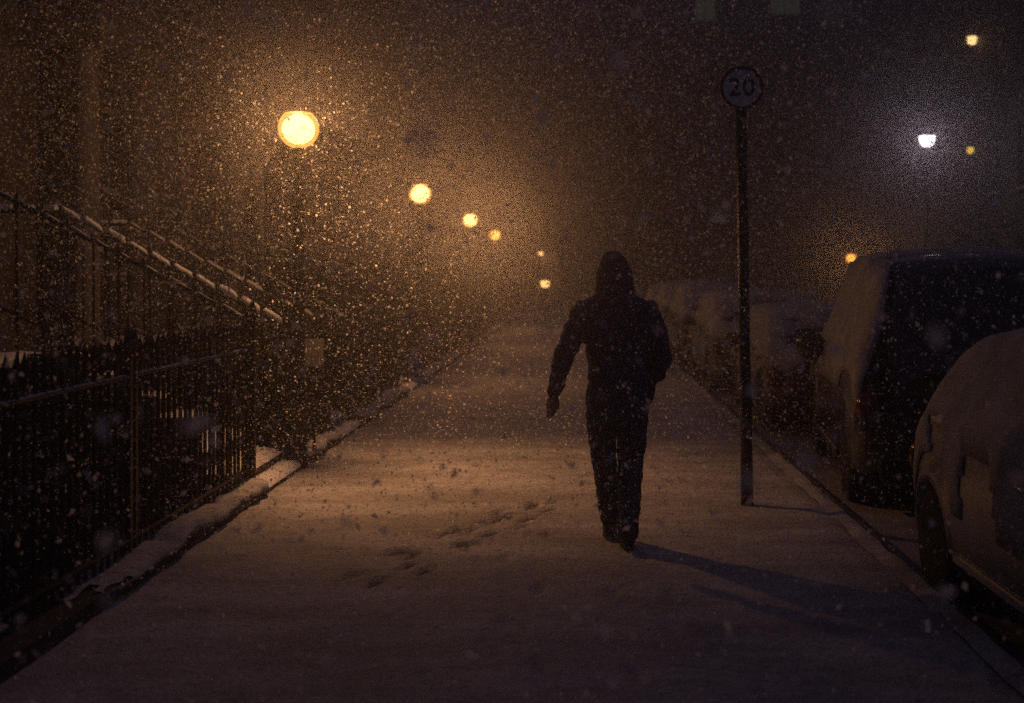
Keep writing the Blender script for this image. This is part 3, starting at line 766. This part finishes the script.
def house(origin, rz, width, label, door_u, base=.96, storeys=3, lit={}, wallm=None, portico=True, z0=-1.55, group='terraced stone houses', hcap=None):
    """local u along the front, depth into the house; front faces local -Y"""
    r = empty('terraced_house', origin, rz, label, 'house', group)
    tf = lambda u, d, z: (u, d, z)
    holes = []; wins = []
    n = max(2, int(width/2.1)); pitch = width/n
    du = None
    for s_ in range(-1, storeys):
        for i in range(n):
            uc = (i+.5)*pitch
            if s_ == -1: wins.append((uc, -.75, .45, s_, i)) if abs(uc-door_u) > 1.1 else None; continue
            zb = base+.75+s_*3.3 if s_ else base+.7
            if s_ == 0 and abs(uc-door_u) < 1.15: continue
            wins.append((uc, zb, zb+(1.95 if s_ < 2 else 1.5), s_, i))
    for uc, a, b, s_, i in wins: holes.append((uc-.52, uc+.52, a, b))
    holes.append((door_u-.55, door_u+.55, base, base+2.75))
    ztop = base+storeys*3.3+.4
    wall_with_holes(0, width, z0, ztop, holes, .35, tf).build('wall', wallm or M['stone'], r)
    bbox(tf, 0, width, .352, 7, z0, ztop-.01).build('rear_wall', M['stone_dark'], r)
    bbox(tf, -.003, width+.003, -.16, 0-.002, ztop-.35, ztop-.1).build('cornice', wallm or M['stone'], r)
    bbox(tf, 0, width, -.07, -.003, base+3.02, base+3.2).build('string_course', wallm or M['stone'], r)
    rf = MB(); rf.add([(0, -.1, ztop), (width, -.1, ztop), (width, 7, ztop), (0, 7, ztop), (0, 3.4, ztop+2.2), (width, 3.4, ztop+2.2)], [(0, 1, 5, 4), (2, 3, 4, 5), (0, 4, 3), (1, 2, 5), (0, 3, 2, 1)])
    ro = rf.build('roof', M['snow'], r); bbox(tf, width-.9, width-.1, 3.0, 3.9, ztop+1, ztop+3.3).build('chimney', M['stone_dark'], ro)
    for uc, a, b, s_, i in wins:
        fr = MB()
        for (q0, q1, q2, q3) in ((-.52, -.45, a, b), (.45, .52, a, b), (-.45, .45, a, a+.07), (-.45, .45, b-.07, b), (-.45, .45, (a+b)/2-.03, (a+b)/2+.03)):
            P_ = bbox(tf, uc+q0, uc+q1, .13, .19, q2, q3); fr.add(P_.v, P_.f)
        P_ = bbox(tf, uc-.012, uc+.012, .145, .175, a+.072, (a+b)/2-.032); fr.add(P_.v, P_.f)
        P_ = bbox(tf, uc-.012, uc+.012, .145, .175, (a+b)/2+.032, b-.072); fr.add(P_.v, P_.f)
        w_ = fr.build('window', M['sash'], r)
        bbox(tf, uc-.449, uc+.449, .155, .165, a+.071, b-.071).build('pane', lit.get((s_, i), M['glass']), w_)
        bbox(tf, uc-.60, uc+.60, -.10, .125, a-.11, a-.004).build('sill', wallm or M['stone'], w_)
        if s_ >= 0: snow_strip('sill_snow', [tf(uc-.58, -.02, a-.004), tf(uc+.58, -.02, a-.004)], .13, .04, w_, n=8, seed=uc)
    dr = bbox(tf, door_u-.48, door_u+.48, .15, .21, base+.02, base+2.1).build('door', M['wood'], r)
    for q in (-.24, .24):
        for (e, g) in ((.2, .95), (1.1, 1.9)): bbox(tf, door_u+q-.16, door_u+q+.16, .13, .148, base+e, base+g).build('panel', M['wood'], dr)
    MB().ball((door_u+.38, .12, base+1.05), .03, 8, 6).build('knob', M['chrome'], dr)
    bbox(tf, door_u-.48, door_u+.48, .17, .19, base+2.15, base+2.72).build('fanlight', M['glass'], r)
    if portico:
        for q in (-.72, .72):
            MB().lathe([(.17, base), (.17, base+.1), (.13, base+.14), (.125, base+1.6), (.11, base+2.75), (.15, base+2.8), (.17, base+2.9)], (door_u+q, -.55, 0), 16).build('column', M['pale'], r, True)
        bbox(tf, door_u-.98, door_u+.98, -.78, -.004, base+2.902, base+3.30).build('porch_entablature', wallm or M['stone'], r)
    return r
HX = -5.3
doors = [9.6, 12.38, 17.1, 29.65]
RZL = PI/2    # front faces +X
# u runs along +Y for rz=+90deg
def left_house(y0, y1, dy, label, **kw):
    return house((HX, y0, 0), RZL, y1-y0, label, dy-y0, **kw)
house((HX, -1.0, 0), RZL, 6.5, 'nearest stone terrace house front at the far left edge', 5.2, portico=False)
left_house(5.51, 11.0, 9.6, 'stone terrace house at the top of the nearest steps', portico=False)
left_house(11.01, 15.0, 12.38, 'stone terrace house with pale porch columns behind the second steps')
left_house(15.01, 21.5, 17.1, 'third stone terrace house, behind the second lamp')
left_house(21.51, 28.0, 26, 'fourth stone terrace house, behind the third lamp')
left_house(28.01, 38.0, 29.65, 'farthest stone house on the left, lost in snowfall')
# opposite side
def right_house(y1, w, label, du, **kw):
    return house((13.2, y1, 0), -PI/2, w, label, du, base=.2, z0=-.3, wallm=M['stone_dark'], **kw)
for i, (y1, lab) in enumerate([(24, 'dark stone house opposite, nearest at the right edge'), (34, 'dark stone house opposite, beyond the white street lamp'), (44, 'stone house across the road behind the orange globe lamp'), (54, 'distant stone house across the road, last before the crossing')]):
    right_house(y1, 9.99, lab, 5.0 if i % 2 else 3.0, storeys=4)
# house closing the view
eh = house((-9, 62, 0), 0, 11, 'gloomy stone house closing the street, left half', 5, base=.3, z0=-.3, storeys=5)
eh2 = house((2.01, 62, 0), 0, 24, 'gloomy stone house closing the street behind the parked cars', 4, base=.3, z0=-.3, storeys=5)
# single lit windows high up
def lit_window(px, py, Y, w, h, label, m):
    p = at(px, py, Y); r = empty('lit_window', (p.x, p.y, p.z), 0, label, 'window')
    MB().box(-w/2, w/2, 0, .02, -h/2, h/2).build('pane', m, r)
    f_ = MB(); f_.box(-w/2-.06, -w/2-.002, -.03, .03, -h/2-.06, h/2+.06); f_.box(w/2+.002, w/2+.06, -.03, .03, -h/2-.06, h/2+.06); f_.box(-w/2, w/2, -.03, .03, -h/2-.06, -h/2-.002); f_.box(-w/2, w/2, -.03, .03, h/2+.002, h/2+.06); f_.box(-.02, .02, -.025, -.004, -h/2, h/2)
    f_.build('frame', M['sash'], r)
lit_window(705, 8, 61.9, 1.0, 1.3, 'faint greenish lit window at the top, left one of two', M['greenwin'])
lit_window(785, 4, 61.9, 1.5, 1.0, 'faint greenish lit window at the top, right one of two', M['greenwin'])
M['yl'] = emis('small_yellow_lamp', (1.0, .62, .08), 1.6, .2); M['wl'] = emis('small_warm_lamp', (1.0, .62, .24), 3.0, .2)
def wall_light(px, py, X, R, label, m):
    Y = (X)*F/(px-VX); p = at(px, py, Y); r = empty('wall_lantern', p, 0, label, 'wall lantern')
    MB().lathe([(.02, -R), (R*.8, -R*.7), (R, R*.6)], n=6).build('glass', m, r)
    MB().lathe([(R*1.2, R*.65), (.02, R*1.3)], n=6).build('cap', M['iron'], r)
    MB().tube([(0, 0, R*1.2), (.1, 0, R*1.6), (.25, 0, R*1.2)], .02, 6).build('bracket', M['iron'], r)
wall_light(970, 150, 12.95, .13, 'tiny yellow wall light right of the white street lamp', M['yl'])
wall_light(972, 40, 12.95, .17, 'small warm wall light high at the upper right', M['wl'])

# ------------------------------------------------------------------ the walking person
px0 = .24; py0 = 7.25
per = empty('person', (px0, py0, .02), 0, 'person in dark hooded jacket and jeans walking away, one hand in a pocket', 'person')
def chain(b, pts, rs, n=14):
    b.tube(pts, rs, n)
    for p_, r_ in zip(pts, rs):
        if not isinstance(r_, tuple): b.ball(p_, r_*.985, n, 8)
LSH, LEL, LWR = (-.205, .0, 1.435), (-.305, -.03, 1.155), (-.368, .04, .905)
RSH, REL, RWR = (.215, .0, 1.435), (.285, -.06, 1.12), (.20, .17, 1.02)
HIPZ = .93
LHIP, LKN, LAN = (-.08, .01, HIPZ), (-.062, .14, .51), (-.020, .20, .11)
RHIP, RKN, RAN = (.11, .0, HIPZ), (.095, -.01, .50), (.076, -.14, .11)
b = MB()
# torso and neck
def stack(b, rows, n=20):
    vs = []; fs = []
    for (cx, cy, z, rx, ry) in rows:
        for k_ in range(n):
            a = 2*PI*k_/n; ca, sa = math.cos(a), math.sin(a)
            vs.append((cx+rx*math.copysign(abs(ca)**.85, ca), cy+ry*math.copysign(abs(sa)**.85, sa), z))
    for i in range(len(rows)-1):
        for k_ in range(n): k2 = (k_+1) % n; fs.append((i*n+k_, i*n+k2, (i+1)*n+k2, (i+1)*n+k_))
    fs.append(tuple(range(n))[::-1]); fs.append(tuple(range((len(rows)-1)*n, len(rows)*n))); b.add(vs, fs)
stack(b, [(.015, 0, .86, .14, .10), (.015, 0, .95, .16, .11), (.01, 0, 1.08, .135, .095), (.005, 0, 1.25, .16, .11), (.005, 0, 1.40, .18, .105), (0, 0, 1.47, .13, .085), (0, .01, 1.51, .06, .06), (0, .02, 1.57, .055, .058)])
HB = len(b.v)
b.ball((0, .045, 1.675), (.072, .092, .112), 20, 16); b.ball((0, .075, 1.615), (.05, .055, .05), 14, 10)   # skull, jaw
b.tube([(0, .135, 1.69), (0, .158, 1.655), (0, .145, 1.64)], [.010, .017, .012], 8); b.tube([(-.022, .128, 1.612), (.022, .128, 1.612)], .009, 8)
b.tube([(-.05, .118, 1.705), (.05, .118, 1.705)], .011, 8)
for s in (-1, 1): b.ball((s*.075, .04, 1.665), (.012, .022, .032), 10, 8)
for q in range(HB, len(b.v)): b.v[q] = b.v[q]*1.0+Vector((0, 0, -.045))
chain(b, [LSH, LEL, LWR], [.050, .040, .028]); chain(b, [RSH, REL, RWR], [.052, .040, .026])
chain(b, [LHIP, LKN, LAN], [.085, .055, .038]); chain(b, [RHIP, RKN, RAN], [.085, .055, .038])
for an in (LAN, RAN): b.tube([(an[0], an[1]-.04, .05), (an[0], an[1]+.06, .045), (an[0], an[1]+.17, .03)], [.035, .038, .025], 10)
# hands: palm, four fingers and a thumb, lightly curled
def hand(b, w, d, side, curl):
    w = Vector(w); d = Vector(d).normalized(); s = Vector(side).normalized(); nrm_ = d.cross(s).normalized()
    pm = w+d*.085
    b.tube([w-d*.01, w+d*.04, pm], [(.026, .020), (.040, .017), (.042, .014)], 12)
    for q, (o_, ln) in enumerate(((-.030, .072), (-.010, .080), (.010, .075), (.028, .058))):
        p0 = w+d*.07+s*o_; c1 = curl*.4; c2 = curl
        p1 = p0+(d*math.cos(c1)+nrm_*math.sin(c1))*ln*.5; p2 = p1+(d*math.cos(c2)+nrm_*math.sin(c2))*ln*.3; p3 = p2+(d*math.cos(c2*1.5)+nrm_*math.sin(c2*1.5))*ln*.25
        chain(b, [p0, p1, p2, p3], [.0095, .009, .0083, .007], 8)
    t0 = w+d*.025-s*.026; t1 = t0+(d*.75-s*.55+nrm_*.35).normalized()*.038; t2 = t1+(d*.95-s*.1+nrm_*.3).normalized()*.03
    chain(b, [t0, t1, t2], [.013, .0105, .009], 8)
hand(b, LWR, (-.10, .10, -1), (-.72, -.68, 0), .45)
hand(b, RWR, (-.62, .45, -.55), (0, .5, .5), .8)
bo = b.build('body', M['skin'], per); remesh(bo, .0055, 3)
for s in (-1, 1): MB().ball((s*.032, .124, 1.637), .012, 10, 8).build('eye', M['eye'], per, True)
# jacket
b = MB()
stack(b, [(.025, .0, .735, .150, .120), (.025, .0, .75, .168, .134), (.024, 0, .84, .184, .145), (.022, 0, .92, .190, .148), (.018, 0, 1.00, .184, .145), (.014, 0, 1.12, .182, .146), (.010, 0, 1.25, .190, .148),
          (.008, 0, 1.34, .198, .145), (.006, 0, 1.40, .185, .13), (.004, 0, 1.445, .150, .11), (.0, 0, 1.48, .118, .10), (0, .01, 1.52, .092, .09), (0, .01, 1.55, .08, .08)], 28)
chain(b, [(-.15, 0, 1.385), (-.200, 0, 1.372), (-.252, -.018, 1.27), LEL, (-.338, .01, 1.02), (LWR[0], LWR[1], LWR[2]+.01)], [.080, .078, .074, .066, .055, .043], 16)
chain(b, [(.15, 0, 1.385), (.205, 0, 1.375), (.252, -.035, 1.26), (.270, -.06, 1.13), (.245, .05, 1.04), (.195, .14, 1.00)], [.080, .080, .078, .073, .066, .058], 16)
b.ball((.20, .07, .93), (.05, .09, .09), 12, 10)
for s in (-1, 1): b.tube([(0, 0, 1.475), (s*.09, 0, 1.455), (s*.205, 0, 1.385)], [(.075, .08), (.075, .08), (.078, .068)], 14)
b.ball((0, -.06, 1.475), (.115, .075, .06), 14, 10)      # bunched hood collar
def folds(p_):
    f_ = 0
    f_ += .010*nz((p_.x*1.0, p_.y*1.0, p_.z*2.2), 5, 1)+.005*nz(p_, 16, 2)
    arm = abs(p_.x-.01) > .2
    f_ += (.009 if arm else .007)*nz((p_.x, p_.y, p_.z*2.6), 9, 7)
    if not arm: f_ -= .008*math.exp(-((p_.z-.99)/.02)**2)
    return f_
jo = b.build('jacket', M['jacket'], per); remesh(jo, .0115, 5, folds)
rg = random.Random(4)
for v_ in jo.data.vertices:
    if v_.normal.z > .45 and v_.co.z > 1.2 and rg.random() < .05*(1+1.5*nz(v_.co, 12)):
        q = rg.uniform(.004, .008); MB().ball(v_.co, (q*1.3, q*1.3, q*.7), 6, 5).build('snow_clump', M['snow'], per)
# hood: open at the front
vs = []; fs = []; NU, NV = 32, 26
for i in range(NU):
    for j in range(NV):
        phi = -PI*.62+PI*1.24*i/(NU-1)        # around vertical, 0 = back
        th = PI*(.02+.86*j/(NV-1))
        rx, ry, rz2 = .104, .130, .148
        z = math.cos(th); s = math.sin(th)
        x = rx*s*math.sin(phi); y = -ry*s*math.cos(phi)
        pk = max(0, z)**2
        X = x*(1-.12*pk)+(-.012)*pk; Y_ = y*(1+.02*pk)+.035; Z = 1.615+rz2*z*(1-.0*pk)+.012*pk
        low = max(0, -z-.15); X *= 1+.75*low; Y_ = Y_*(1+.15*low)-.03*low
        nn = .007*nz((X, Y_, Z), 9, 4)+.004*math.sin(Z*55+phi*4)
        vs.append((X*(1+nn*8), Y_-nn, Z+nn*.5)); 
for i in range(NU-1):
    for j in range(NV-1): a = i*NV+j; fs.append((a, a+NV, a+NV+1, a+1))
ho = pyd('hood', vs, fs, M['jacket'], per, True)
md = ho.modifiers.new('s', 'SOLIDIFY'); md.thickness = .014; md.offset = 0
# jeans
b = MB()
stack(b, [(.015, .0, .84, .13, .11), (.015, 0, .90, .165, .125), (.015, 0, 1.0, .165, .12)], 24)
chain(b, [LHIP, (-.078, .08, .72), LKN, (-.042, .17, .33), (LAN[0], LAN[1], LAN[2])], [.100, .094, .080, .071, .062], 16)
chain(b, [RHIP, (.108, 0, .72), RKN, (.084, -.07, .30), (RAN[0], RAN[1], RAN[2])], [.102, .096, .081, .071, .062], 16)
jn = b.build('jeans', M['jeans'], per); remesh(jn, .0115, 4, lambda p_: .007*nz((p_.x, p_.y, p_.z*2.5), 7, 2)+.006*nz((p_.x, p_.y, p_.z*3), 15, 5))
# shoes
def shoe(an, pitch, zoff):
    o = empty('x'); bpy.data.objects.remove(o)
    b = MB(); b.tube([(0, -.085, .05), (0, -.04, .055), (0, .03, .05), (0, .10, .042), (0, .155, .036), (0, .19, .03)], [(.034, .036), (.042, .048), (.045, .044), (.050, .036), (.046, .028), (.025, .018)], 16)
    b.ball((0, -.035, .09), (.046, .058, .045), 14, 10)
    s_ = b.build('shoe', M['leather'], per, True); s_.location = (an[0], an[1]+.02, zoff); s_.rotation_euler = (pitch, 0, 0)
    sb_ = MB(); n_ = 24; vs = []
    for z in (-.0, .02):
        for k_ in range(n_):
            a = 2*PI*k_/n_; vs.append((.046*math.cos(a)*(1 if math.sin(a) > 0 else .85), .055+.145*math.sin(a), z))
    sb_.add(vs, [(k_, (k_+1) % n_, n_+(k_+1) % n_, n_+k_) for k_ in range(n_)]+[tuple(range(n_))[::-1], tuple(range(n_, 2*n_))])
    sb_.build('sole', M['rubber'], s_)
shoe(LAN, .0, .0); shoe(RAN, -.10, .018)

# ------------------------------------------------------------------ falling snow
def snowfall(n):
    Y0, Y1 = .9, 22.0
    Yv = (Y0**3+(Y1**3-Y0**3)*RNG.random(n))**(1/3)
    keep = RNG.random(n) < np.where(Yv < 6.5, .6, np.where(Yv < 13, 1, np.where(Yv < 17, .4, .2)))
    Yv = Yv[keep]; n = len(Yv)
    xl = -575/F*Yv-.5; xr = 449/F*Yv+.5; X = xl+(xr-xl)*RNG.random(n)
    zb = np.maximum(.03, H-427/F*Yv-.2); zt = H+276/F*Yv+.25; Z = zb+(zt-zb)*RNG.random(n)
    # flake density shaped for the lamps' glow: denser over the steps than the road
    kk = RNG.random(n) < np.clip(.72-.13*X, .35, 1.0)*np.where((X < -1.2) & (Z < 1.9) & (Yv > 9), .6, 1.0); X, Yv, Z = X[kk], Yv[kk], Z[kk]; n = len(X)
    R = np.clip(RNG.lognormal(math.log(.0038), .50, n), .0016, .011)
    big = (RNG.random(n) < np.where(Yv < 5.5, .07, .0)); R = np.where(big, .007+.012*RNG.random(n)**1.7, R)
    # each flake is a small bent sheet with its own tilt
    u = RNG.normal(size=(n, 3)); u[:, 2] *= 1.4; u /= np.linalg.norm(u, axis=1, keepdims=True)
    w = np.cross(u, RNG.normal(size=(n, 3))); w /= np.linalg.norm(w, axis=1, keepdims=True); m_ = np.cross(u, w)
    c = np.stack([X, Yv, Z], 1); r = R[:, None]
    V = np.stack([c-u*r*1.35, c+w*r*.85+m_*r*.45, c+u*r*1.2, c-w*r*.85+m_*r*.45], 1)
    ft = np.array([(0, 1, 2), (0, 2, 3)])
    Fc = (ft[None]+(np.arange(n)*4)[:, None, None]).reshape(-1)
    me = bpy.data.meshes.new('falling_snow'); me.vertices.add(n*4); me.vertices.foreach_set('co', V.reshape(-1).astype(np.float32))
    nf = n*2; me.loops.add(nf*3); me.loops.foreach_set('vertex_index', Fc.astype(np.int32))
    me.polygons.add(nf); me.polygons.foreach_set('loop_start', np.arange(0, nf*3, 3, dtype=np.int32)); me.polygons.foreach_set('loop_total', np.full(nf, 3, dtype=np.int32))
    me.update(calc_edges=True)
    o = link('falling_snow', me, M['flake']); tag(o, 'countless small snowflakes falling through the lamplight', 'snowflakes', kind='stuff')
    print('flakes', n)
snowfall(1700000)

# ------------------------------------------------------------------ haze and world
hz = MB().box(-34, 34, -12, 76, -2.7, 24).build('haze', None)
tag(hz, 'even murky air full of fine snow between the camera and the far houses', 'haze', kind='stuff')
m = bpy.data.materials.new('haze'); m.use_nodes = True; nt = m.node_tree; nt.nodes.clear()
o = nt.nodes.new('ShaderNodeOutputMaterial'); v = nt.nodes.new('ShaderNodeVolumePrincipled')
v.inputs['Color'].default_value = (.80, .80, .82, 1); v.inputs['Density'].default_value = .020; v.inputs['Anisotropy'].default_value = .935
nt.links.new(v.outputs[0], o.inputs['Volume']); hz.data.materials.append(m)

w = bpy.data.worlds.new('World'); scene.world = w; w.use_nodes = True
nt = w.node_tree; bg = nt.nodes['Background']
sky = nt.nodes.new('ShaderNodeTexSky'); sky.sky_type = 'NISHITA'; sky.sun_disc = False; sky.sun_elevation = math.radians(-4); sky.sun_rotation = math.radians(200)
mx = nt.nodes.new('ShaderNodeMix'); mx.data_type = 'RGBA'; mx.inputs[0].default_value = .9
nt.links.new(sky.outputs[0], mx.inputs[6]); mx.inputs[7].default_value = (.25, .22, .44, 1)
nt.links.new(mx.outputs[2], bg.inputs['Color']); bg.inputs['Strength'].default_value = .125

scene.view_settings.view_transform = 'Standard'; scene.view_settings.look = 'None'; scene.view_settings.gamma = 1; scene.view_settings.exposure = 0
scene.render.engine = 'CYCLES'
scene.cycles.use_denoising = False; scene.cycles.sample_clamp_indirect = .3; scene.cycles.sample_clamp_direct = 3.0
scene.cycles.volume_bounces = 1; scene.cycles.max_bounces = 6; scene.cycles.diffuse_bounces = 2; scene.cycles.transparent_max_bounces = 8
